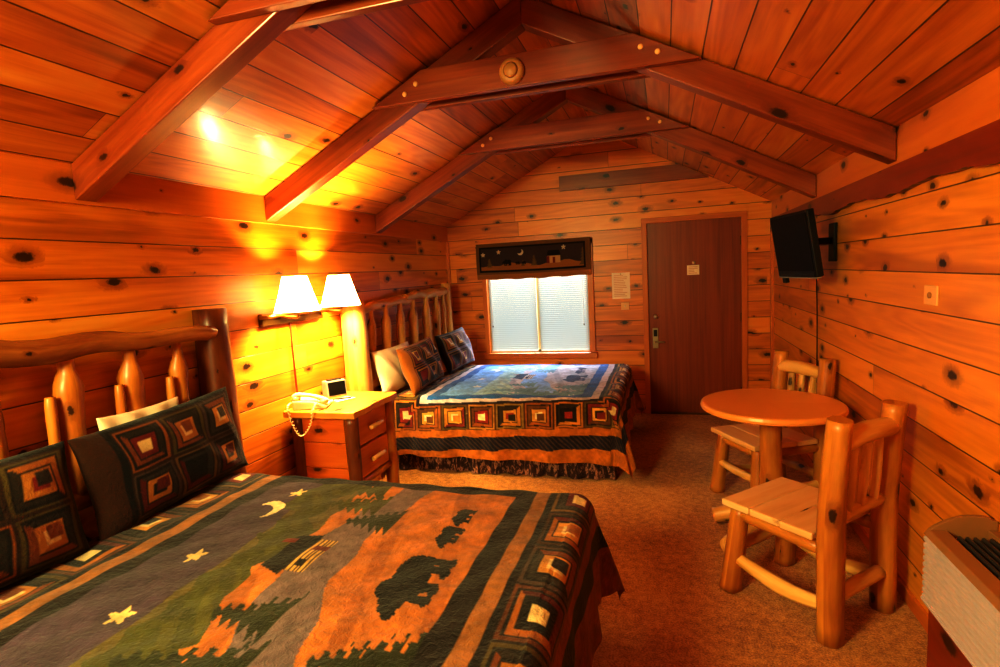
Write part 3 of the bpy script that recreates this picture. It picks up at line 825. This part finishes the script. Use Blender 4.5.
pillow('pillow', (.205, -1.84, .84), .66, .38, .085, .24, 0, M['linen'], 'white pillow behind the orange sham on the far bed', 'pillow', flat_colour('ffffff'))

# ------------------------------------------------------------------ window valance
sx = np.linspace(.375, 1.675, 330); sz = np.linspace(1.935, 1.535, 110)
gx_, gz_ = np.meshgrid(sx, sz, indexing='ij')
fx = (gx_ - .375) / 1.30; fz = (1.935 - gz_) / .40
C = np.zeros(gx_.shape + (3,)); C[:] = lin('8a5c2c')
paint(C, fz > .86, 'b87432')
ins = (fx > .03) & (fx < .955) & (fz > .10) & (fz < .80); paint(C, ins, '120c0a')
ins = (fx > .045) & (fx < .94) & (fz > .14) & (fz < .75); paint(C, ins, '4a362e')
gl = .60 + .04 * np.sin(fx * 14) + .02 * np.sin(fx * 37); paint(C, ins & (fz > gl), 'b4722c')
px_ = fx * 3.25; pz_ = fz
for cx, t_, b_, w_ in ((.12, .42, .66, .09), (.52, .38, .66, .1), (.935, .25, .72, .1), (.42, .5, .66, .06)):
    paint(C, ins & tree(px_, pz_, cx * 3.25, t_, b_, w_), '7a5c2a')
for cx, cy in ((.065, .31), (.205, .25), (.775, .22)): paint(C, star(px_, pz_, cx * 3.25, cy, .07), 'e8d0a8')
paint(C, moon(px_, pz_, .40 * 3.25, .28, .085), 'f0dcb8')
paint(C, bear(px_, pz_, .285 * 3.25, .53, .25), '0a0706')
paint(C, bear(px_, pz_, .375 * 3.25, .56, .12), '0a0706'); paint(C, bear(px_, pz_, .43 * 3.25, .56, .12), '0a0706')
hs = np.abs(fx - .69)
paint(C, (hs < .055) & (fz > .42) & (fz < .62), 'd8a868'); paint(C, (np.abs(fx - .69) < .012) & (fz > .46) & (fz < .62), '8a2c18')
paint(C, (np.abs(fx - .64) < .012) & (fz > .44) & (fz < .62), '8a2c18')
paint(C, (hs < .062 - (.42 - fz) * .1) & (fz > .28) & (fz < .43), '1a1414')
yv = -.048 - .008 * np.sin(fx * 26) * (.3 + fz) - .012 * np.sin(fz * PI)
P = np.stack([gx_, yv, gz_ - .01 * np.sin(fx * PI) * fz + .004 * np.sin(fx * 30) * (fz > .9)], -1).reshape(-1, 3)
v_ = colour_mesh('window_valance', P, grid_faces(330, 110, flip=True), C.reshape(-1, 3), M['valance'])
m_ = v_.modifiers.new('solid', 'SOLIDIFY'); m_.thickness = .004
tag(v_, 'dark fabric valance with night cabin and bear scene above the window', 'valance')
obj('curtain_rod', MB().tube([(.365, -.036, 1.90), (1.685, -.036, 1.90)], .008, 10), M['oldbrass'], v_)

# ------------------------------------------------------------------ nightstand
NX0, NX1, NY0, NY1, NZ = .03, .55, -3.11, -2.50, .78
ns = tag(empty('nightstand', (.28, -2.8, 0)), 'rustic log nightstand with two drawers between the two beds', 'nightstand')
r = random.Random(7); edge = []
def wav(a, b, n, amp):
    return [(a[0] + (b[0] - a[0]) * i / n + r.uniform(-amp, amp), a[1] + (b[1] - a[1]) * i / n + r.uniform(-amp, amp)) for i in range(n)]
c = [(NX0, NY0), (NX1, NY0), (NX1, NY1), (NX0, NY1)]
poly = wav(c[0], c[1], 8, .005) + wav(c[1], c[2], 9, .008) + wav(c[2], c[3], 8, .005) + [c[3]]
obj('top_slab', MB().prism(poly, NZ - .045, NZ, 'xy', uvf=lambda p: (p[1], p[0])), M['slab'], ns, bevel=.008)
for i, (px, py, mm) in enumerate(((NX1 - .06, NY0 + .065, 'bark'), (NX1 - .06, NY1 - .065, 'logred'), (NX0 + .06, NY0 + .065, 'bark'), (NX0 + .06, NY1 - .065, 'logred'))):
    obj('leg', MB().tube([(px, py, 0), (px, py, .4), (px, py, NZ - .046)], [.042, .045, .044], 12, .1, 70 + i, 5), M[mm], ns)
for sy in (NY0 + .065, NY1 - .065):
    sp_ = MB()
    for z0, z1 in ((.24, .39), (.393, .56), (.563, NZ - .05)): sp_.box(NX0 + .07, NX1 - .08, sy - .014, sy + .014, z0, z1, axis=0)
    obj('side_panel', sp_, M['panel'], ns, bevel=.005)
obj('back_panel', MB().box(NX0 + .05, NX0 + .07, NY0 + .08, NY1 - .08, .24, NZ - .05), M['panel'], ns)
obj('bottom_rail', MB().tube([(NX1 - .06, NY0 + .09, .27), (NX1 - .06, NY1 - .09, .27)], .025, 10, .1, 5), M['logred'], ns)
obj('bottom_shelf', MB().box(NX0 + .06, NX1 - .09, NY0 + .08, NY1 - .08, .25, .268), M['panel'], ns)
for z0, z1 in ((.30, .505), (.52, .72)):
    dr = obj('drawer', MB().box(NX1 - .40, NX1 - .05, NY0 + .115, NY1 - .115, z0, z1, axis=1), M['drawer'], ns, bevel=.005)
    zc = (z0 + z1) / 2
    obj('handle', MB().tube([(NX1 - .02, -2.88, zc), (NX1 - .012, -2.80, zc + .004), (NX1 - .02, -2.72, zc)], [.015, .017, .014], 10, .12, int(z0 * 100)), M['log'], dr)
    for hy in (-2.855, -2.745):
        obj('handle_peg', MB().tube([(NX1 - .052, hy, zc), (NX1 - .02, hy, zc)], .009, 8), M['logred'], dr)

# telephone
ph = tag(empty('telephone', (.17, -2.98, NZ + .001)), 'cream corded desk telephone with handset on the nightstand', 'telephone')
ph.rotation_euler = (0, 0, math.radians(20))
bd = MB(); bd.prism([(-.11, 0), (.11, 0), (.11, .018), (.02, .05), (-.11, .062)], -.085, .085, 'xz')
obj('phone_base', bd, M['cream'], ph, world=False, bevel=.008)
kp = MB()
for i in range(3):
    for j in range(4):
        x = .035 + j * .018; y = -.005 + i * .022
        kp.box(x - .006, x + .006, y - .008, y + .008, .03 - (x - .02) * .355 + .010, .03 - (x - .02) * .355 + .022)
obj('keypad', kp, M['silver'], ph, world=False)
hs_ = obj('handset', MB().tube([(-.105, -.05, .080), (-.08, -.05, .095), (0, -.05, .088), (.075, -.05, .062), (.10, -.05, .045)], [.024, .02, .015, .02, .025], 12, flat=.8), M['cream'], ph, world=False)
for (x, z) in ((-.092, .070), (.085, .043)):
    obj('handset_cup', MB().lathe([(.026, 0), (.028, .02), (.02, .03)], (x, -.05, z - .012), 16), M['cream'], hs_, world=False)
# coiled cord hanging over the near edge of the nightstand
pts = []
n = 150
ctrl = [Vector(p) for p in ((.075, -3.075, .83), (.09, -3.135, .81), (.13, -3.15, .70), (.19, -3.155, .635), (.255, -3.15, .70), (.275, -3.135, .80), (.25, -3.06, .825))]
def cr(P, t):
    k = min(int(t * (len(P) - 1)), len(P) - 2); f = t * (len(P) - 1) - k
    a, b, c_, d = P[max(k - 1, 0)], P[k], P[k + 1], P[min(k + 2, len(P) - 1)]
    return .5 * ((2 * b) + (c_ - a) * f + (2 * a - 5 * b + 4 * c_ - d) * f * f + (3 * b - a - 3 * c_ + d) * f ** 3)
for i in range(n + 1):
    q = cr(ctrl, i / n); a = i * 1.25
    pts.append(q + Vector((.0055 * math.cos(a), .0055 * math.sin(a), .003 * math.sin(a))))
mb = MB().tube(pts, .0038, 6, sub=1)
co = obj('phone_cord', mb, M['cream'])
co.parent = ph; co.matrix_parent_inverse = Matrix.LocRotScale(ph.location, ph.rotation_euler, None).inverted()

ck = tag(empty('clock_radio', (.13, -2.66, NZ + .001), math.radians(-32)), 'small silver clock radio with dark face at the back of the nightstand', 'clock')
obj('clock_body', MB().prism([(-.05, 0), (.045, 0), (.03, .115), (-.05, .115)], -.075, .075, 'xz'), M['silver'], ck, world=False, bevel=.006)
obj('clock_face', MB().quad([(.0445, -.064, .012), (.0445, .064, .012), (.032, .064, .106), (.032, -.064, .106)]), M['screen'], ck, world=False)
obj('snooze_bar', MB().box(-.03, .01, -.05, .05, .115, .123), M['black'], ck, world=False, bevel=.002)
pd = tag(empty('notepad', (.27, -2.78, NZ + .001), math.radians(-25)), 'small white notepad with a dark pen lying on the nightstand', 'notepad')
obj('paper_block', MB().box(-.05, .05, -.07, .07, 0, .008), M['white'], pd, world=False)
obj('pen', MB().tube([(-.03, -.06, .0125), (.03, .05, .0125)], .0045, 8), M['black'], pd, world=False)

# ------------------------------------------------------------------ double wall lamp
lp = tag(empty('wall_lamp', (.0, -2.9, 1.38)), 'brass double wall lamp with two lit white shades above the nightstand', 'wall lamp')
obj('back_plate', MB().box(0.001, .035, -3.22, -2.60, 1.345, 1.425), M['oldbrass'], lp, bevel=.006)
obj('crossbar', MB().tube([(.06, -3.27, 1.405), (.06, -2.56, 1.405)], .012, 10), M['brass'], lp)
for yy in (-3.09, -2.60):
    xx = .20
    arm = obj('lamp_arm', MB().tube([(.035, yy + .05, 1.395), (.12, yy + .03, 1.39), (xx, yy, 1.395), (xx, yy, 1.46)], [.010, .010, .010, .012], 10), M['brass'], lp)
    MB._cap = False
    sh = obj('lamp_shade', MB().lathe([(.143, 1.425), (.125, 1.475), (.098, 1.56), (.073, 1.65)], (xx, yy, 0), 48), M['shade'], lp)
    obj('lower_trim', MB().lathe([(.1445, 1.420), (.1445, 1.428), (.141, 1.428), (.141, 1.420), (.1445, 1.420)], (xx, yy, 0), 48), M['oldbrass'], sh)
    obj('upper_trim', MB().lathe([(.0745, 1.647), (.0745, 1.653), (.0715, 1.653), (.0715, 1.647), (.0745, 1.647)], (xx, yy, 0), 48), M['oldbrass'], sh)
    MB._cap = True
    obj('bulb', MB().lathe([(.012, 1.455), (.014, 1.48), (.028, 1.515), (.03, 1.535), (.02, 1.56), (0, 1.568)], (xx, yy, 0), 20), M['bulb'], lp)
    li = bpy.data.lights.new('bulb_light', 'POINT'); li.energy = 100; li.color = (1, .87, .40); li.shadow_soft_size = .055
    lo = bpy.data.objects.new('bulb_light', li); COL.objects.link(lo); lo.location = (xx, yy, 1.535)
cd = obj('lamp_line', MB().tube([(.012, -2.93, 1.35), (.012, -2.93, 1.1), (.014, -2.925, .72)], .007, 6), M['redtrim'], lp)  # thin brown strip down the wall below the lamp

# ------------------------------------------------------------------ table and chairs
TX, TY, TZ = 3.01, -2.60, .025
tb = tag(empty('round_table', (TX, TY, 0)), 'round orange-topped table on a log pedestal by the right wall', 'table')
obj('table_top', MB().lathe([(0, .70), (.372, .70), (.383, .706), (.387, .72), (.383, .735), (.373, .74), (0, .74)], (TX, TY, TZ), 72, smooth=False), M['table'], tb)
obj('pedestal', MB().tube([(TX, TY, .06), (TX, TY, .4), (TX, TY, .725)], [.066, .062, .062], 14, .08, 3, 5), M['logred'], tb)
for i, (a, L, L2, z) in enumerate(((math.radians(178), .32, .32, .055), (math.radians(234), .48, .34, .06))):
    dx, dy = math.cos(a), math.sin(a)
    obj('foot_log', MB().tube([(TX + dx * L, TY + dy * L, z - .008), (TX + dx * .2, TY + dy * .2, z + .02), (TX, TY, z + .06), (TX - dx * .2, TY - dy * .2, z + .02), (TX - dx * L2, TY - dy * L2, z - .008)], [.045, .05, .05, .05, .045], 12, .08, 40 + i, 4), M['log'], tb)
obj('brace_ring', MB().lathe([(.05, .665), (.13, .69), (.13, .70), (0, .70)], (TX, TY, TZ), 24), M['logred'], tb)

def make_chair():
    root = empty('log_chair', (0, 0, 0))
    r = random.Random(3)
    # local: front = -y, width along x
    for i in range(3):
        y0 = -.285 + i * .1505
        obj('seat_plank', MB().box(-.238 + r.uniform(0, .006), .238 - r.uniform(0, .006), y0, y0 + .147, .424, .456, axis=0, uo=i * 3.1), M['seat'], root, world=False, bevel=.006)
    for sx in (-1, 1):
        obj('leg', MB().tube([(sx * .215, -.255, 0), (sx * .20, -.235, .2), (sx * .18, -.22, .423)], [.046, .042, .036], 12, .05, 5 + sx, 4, square=.7), M['logred'], root, world=False)
        obj('back_post', MB().tube([(sx * .205, .225, 0), (sx * .206, .222, .45), (sx * .206, .235, .72), (sx * .208, .255, .955)], [.045, .047, .046, .043], 12, .06, 15 + sx, 4, square=.7), M['logred'], root, world=False)
        obj('side_stretcher', MB().tube([(sx * .21, -.235, .175), (sx * .20, .0, .13), (sx * .205, .225, .155)], [.026, .034, .026], 10, .14, 25 + sx, 4), M['log'], root, world=False)
        obj('seat_rail', MB().tube([(sx * .185, -.22, .388), (sx * .20, .22, .388)], .03, 10, .08, 35 + sx, 4), M['logred'], root, world=False)
    obj('front_rail', MB().tube([(-.18, -.222, .386), (.18, -.222, .386)], .03, 10, .08, 45, 4), M['logred'], root, world=False)
    obj('front_stretcher', MB().tube([(-.205, -.24, .22), (0, -.245, .215), (.205, -.24, .22)], [.024, .03, .024], 10, .12, 46, 4), M['log'], root, world=False)
    obj('rear_stretcher', MB().tube([(-.205, .225, .19), (.205, .225, .19)], .03, 10, .12, 48, 4), M['log'], root, world=False)
    obj('top_rail', MB().tube([(-.208, .245, .85), (0, .25, .865), (.208, .245, .85)], [.04, .046, .04], 12, .12, 47, 5), M['log'], root, world=False)
    obj('lower_back_rail', MB().tube([(-.206, .222, .53), (.206, .222, .53)], .027, 10, .1, 49, 4), M['log'], root, world=False)
    for i, x in enumerate((-.10, 0, .10)):
        obj('back_spindle', MB().tube([(x, .224, .53), (x * .97, .236, .68), (x * .95, .248, .85)], [.020, .026, .020], 8, .16, 50 + i, 4), M['log'], root, world=False)
    return root
ch1 = make_chair()
ch2 = copy_tree(ch1)
def put_chair(o, ex, ey, dx, dy):
    d = Vector((dx, dy)).normalized()          # (ex, ey) is the middle of the seat's front edge, d the way it faces
    o.rotation_euler = (0, 0, math.atan2(d.x, -d.y))
    o.location = (ex - d.x * .285, ey - d.y * .285, 0)
put_chair(ch1, 2.836, -3.139, -.72, .694); tag(ch1, 'log chair with planked seat nearest the camera, in front of the table', 'chair', 'log chairs at the round table')
put_chair(ch2, 2.828, -2.283, -.88, -.47); tag(ch2, 'log chair on the far side of the table, under the television', 'chair', 'log chairs at the round table')

# ------------------------------------------------------------------ television on its bracket
br = tag(empty('television_bracket', (W, -2.06, 1.68)), 'black swing-arm wall bracket holding the television', 'bracket')
obj('wall_plate', MB().box(W - .02, W - .001, -2.12, -2.00, 1.56, 1.80), M['black'], br, bevel=.003)
obj('swing_arm', MB().tube([(W - .02, -2.06, 1.69), (W - .09, -2.05, 1.69), (W - .178, -2.07, 1.682)], .022, 10), M['black'], br)
Rr = Vector((3.30, -2.36, 0)); yawT = math.radians(11)
wd = Vector((-math.sin(yawT), math.cos(yawT), 0)); nrm = Vector((-math.cos(yawT), -math.sin(yawT), 0))
tilt = math.radians(9)
upv = (Vector((0, 0, 1)) * math.cos(tilt) + nrm * math.sin(tilt)); nf = wd.cross(upv)
if nf.dot(nrm) < 0: nf = -nf
ctr = Vector((3.30, -2.36, 1.475)) + wd * .28 + upv * .20
tv = tag(empty('television', ctr), 'small black flat television on the right wall, tilted down', 'television')
tv.rotation_mode = 'QUATERNION'
tv.rotation_quaternion = Matrix((-wd, nf * -1, upv)).transposed().to_quaternion()   # local x = to the right seen from the front, -y = front
obj('housing', MB().box(-.28, .28, 0, .045, -.205, .205), M['black'], tv, world=False, bevel=.008)
obj('rear_shell', MB().prism([(-.20, .045), (.20, .045), (.13, .085), (-.13, .085)], -.14, .14, 'xy'), M['black'], tv, world=False, bevel=.006)
obj('screen', MB().box(-.262, .262, -.003, .002, -.165, .188), M['screen'], tv, world=False)
obj('speaker_bar', MB().box(-.262, .262, -.004, .002, -.198, -.172), M['dark'], tv, world=False)
obj('trim_strip', MB().box(-.27, .27, -.002, .03, -.212, -.204), M['silver'], tv, world=False)
obj('sensor_box', MB().box(-.24, -.19, .005, .03, -.25, -.21), M['black'], tv, world=False, bevel=.003)
tc_ = obj('television_cable', MB().tube([(3.37, -1.99, 1.56), (3.43, -1.80, 1.50), (3.455, -1.70, 1.38), (3.46, -1.70, 1.1), (3.46, -1.705, .36)], .004, 6), M['black']); tag(tc_, 'thin dark cable dropping from the television down the right wall', 'cable')

so = obj('outlet_plate', MB().box(W - .008, W, -3.475, -3.36, 1.375, 1.455), M['ivory'], bevel=.003); tag(so, 'pale wall plate on the right wall above the air conditioner', 'wall plate')
obj('jack', MB().lathe([(.012, 0), (.012, -.006), (.005, -.008), (0, -.004)], (W - .008, -3.418, 1.415), 14, 'x'), M['tan'], so)

# ------------------------------------------------------------------ air conditioner on a wooden plinth
AX, AY0, AY1, AZ0, AZ1 = 3.265, -5.06, -3.93, .395, .655
pb = obj('plinth', MB().box(AX + .015, W - .016, AY0, AY1 - .012, .0, AZ0 - .002), M['redtrim'], bevel=.005); tag(pb, 'wooden box plinth under the air conditioner, lower right corner', 'plinth')
ac = tag(empty('air_conditioner', ((AX + W) / 2, -4.49, AZ0)), 'pale wall air conditioner with slatted front and dark top vents', 'air conditioner')
obj('cabinet', MB().prism([(AX + .02, AZ0), (W - .002, AZ0), (W - .002, AZ1 - .02), (AX + .05, AZ1 - .03), (AX + .02, AZ1 - .03)], AY0, AY1, 'xz'), M['beige'], ac, bevel=.004)
gr = MB(); n = 10
for k in range(n):
    z = AZ0 + .008 + k * (AZ1 - AZ0 - .03) / n
    gr.prism([(AX, z), (AX + .022, z + .004), (AX + .022, z + .019), (AX + .010, z + .0175), (AX, z + .012)], AY0, AY1 - .001, 'xz')
obj('front_grille', gr, M['grille'], ac)
obj('front_lip', MB().prism([(AX - .002, AZ1 - .022), (AX + .02, AZ1 - .028), (AX + .062, AZ1 - .012), (AX + .062, AZ1), (AX + .012, AZ1 - .002)], AY0, AY1, 'xz'), M['beige'], ac, bevel=.003)
obj('lower_lip', MB().box(AX - .004, AX + .03, AY0, AY1, AZ0 - .001, AZ0 + .01), M['grille'], ac, bevel=.002)
ve = MB()
obj('vent_well', MB().box(AX + .062, W - .03, AY0, AY1 - .05, AZ1 - .028, AZ1 - .018), M['dark'], ac)
for k in range(5):
    x = AX + .072 + k * .022
    ve.prism([(x, AZ1 - .018), (x + .006, AZ1 - .018), (x + .012, AZ1 - .001), (x + .006, AZ1 - .001)], AY0, AY1 - .05, 'xz')
for k in range(4):
    y = AY1 - .06 - .25 * (k + 1); ve.box(AX + .064, W - .032, y - .003, y + .003, AZ1 - .018, AZ1 + .001)
obj('vent_louvres', ve, plain('vent_bars', '3a3230', .35), ac)
obj('rear_rim', MB().box(W - .03, W - .002, AY0, AY1, AZ1 - .025, AZ1 + .012), M['beige'], ac, bevel=.004)
arc = [(AX + .012, AZ1 - .004)] + [(AX + .012 + (W - .003 - AX - .012) * i / 14, AZ1 + .055 * math.sin(PI * .5 * min(1, i / 9)) + (-.012 if i > 12 else 0)) for i in range(1, 15)] + [(W - .003, AZ1 - .025), (AX + .03, AZ1 - .025)]
obj('end_cap', MB().prism(arc, AY1 - .014, AY1 + .002, 'xz'), M['beige'], ac, bevel=.002)

# ------------------------------------------------------------------ lights
def area(name, loc, target, sx, sy, e, col):
    l = bpy.data.lights.new(name, 'AREA'); l.shape = 'RECTANGLE'; l.size = sx; l.size_y = sy; l.energy = e; l.color = col
    o = bpy.data.objects.new(name, l); COL.objects.link(o); o.location = loc
    o.rotation_euler = (Vector(target) - Vector(loc)).to_track_quat('-Z', 'Y').to_euler()
    return o
area('daylight', (1.05, 1.25, 2.35), (1.05, 0, 1.2), 1.8, 1.3, 260, (.80, .91, 1.0))
area('fill_light', (.75, -6.5, 2.1), (2.6, -3.6, .1), .7, .7, 80, (1, .97, .42))  # added warm fill behind the camera, not a fixture of the room
w = bpy.data.worlds.new('outside'); scn.world = w; w.use_nodes = True
bg = w.node_tree.nodes['Background']; sky = w.node_tree.nodes.new('ShaderNodeTexSky'); sky.sky_type = 'NISHITA'; sky.sun_elevation = math.radians(40); sky.sun_disc = False
w.node_tree.links.new(sky.outputs[0], bg.inputs[0]); bg.inputs[1].default_value = .25

# ------------------------------------------------------------------ camera
cam = bpy.data.cameras.new('camera'); co_ = bpy.data.objects.new('camera', cam); COL.objects.link(co_)
yaw, pitch, roll = .2946, .1087, -.0539
fwd = Vector((-math.sin(yaw) * math.cos(pitch), math.cos(yaw) * math.cos(pitch), -math.sin(pitch)))
rt = Vector((math.cos(yaw), math.sin(yaw), 0)); up = rt.cross(fwd)
r2 = rt * math.cos(roll) + up * math.sin(roll); u2 = -rt * math.sin(roll) + up * math.cos(roll)
mw = Matrix((r2, u2, -fwd)).transposed().to_4x4(); mw.translation = (2.4313, -6.0593, 1.5969)
co_.matrix_world = mw
cam.sensor_width = 36; cam.lens = 550.03 * 36 / 1000; cam.clip_start = .02
scn.camera = co_
scn.view_settings.view_transform = 'Standard'
scn.view_settings.look = 'None'
scn.view_settings.exposure = 0.98
scn.view_settings.gamma = 0.66
scn.cycles.use_denoising = True
scn.cycles.max_bounces = 8
scn.cycles.sample_clamp_indirect = 6
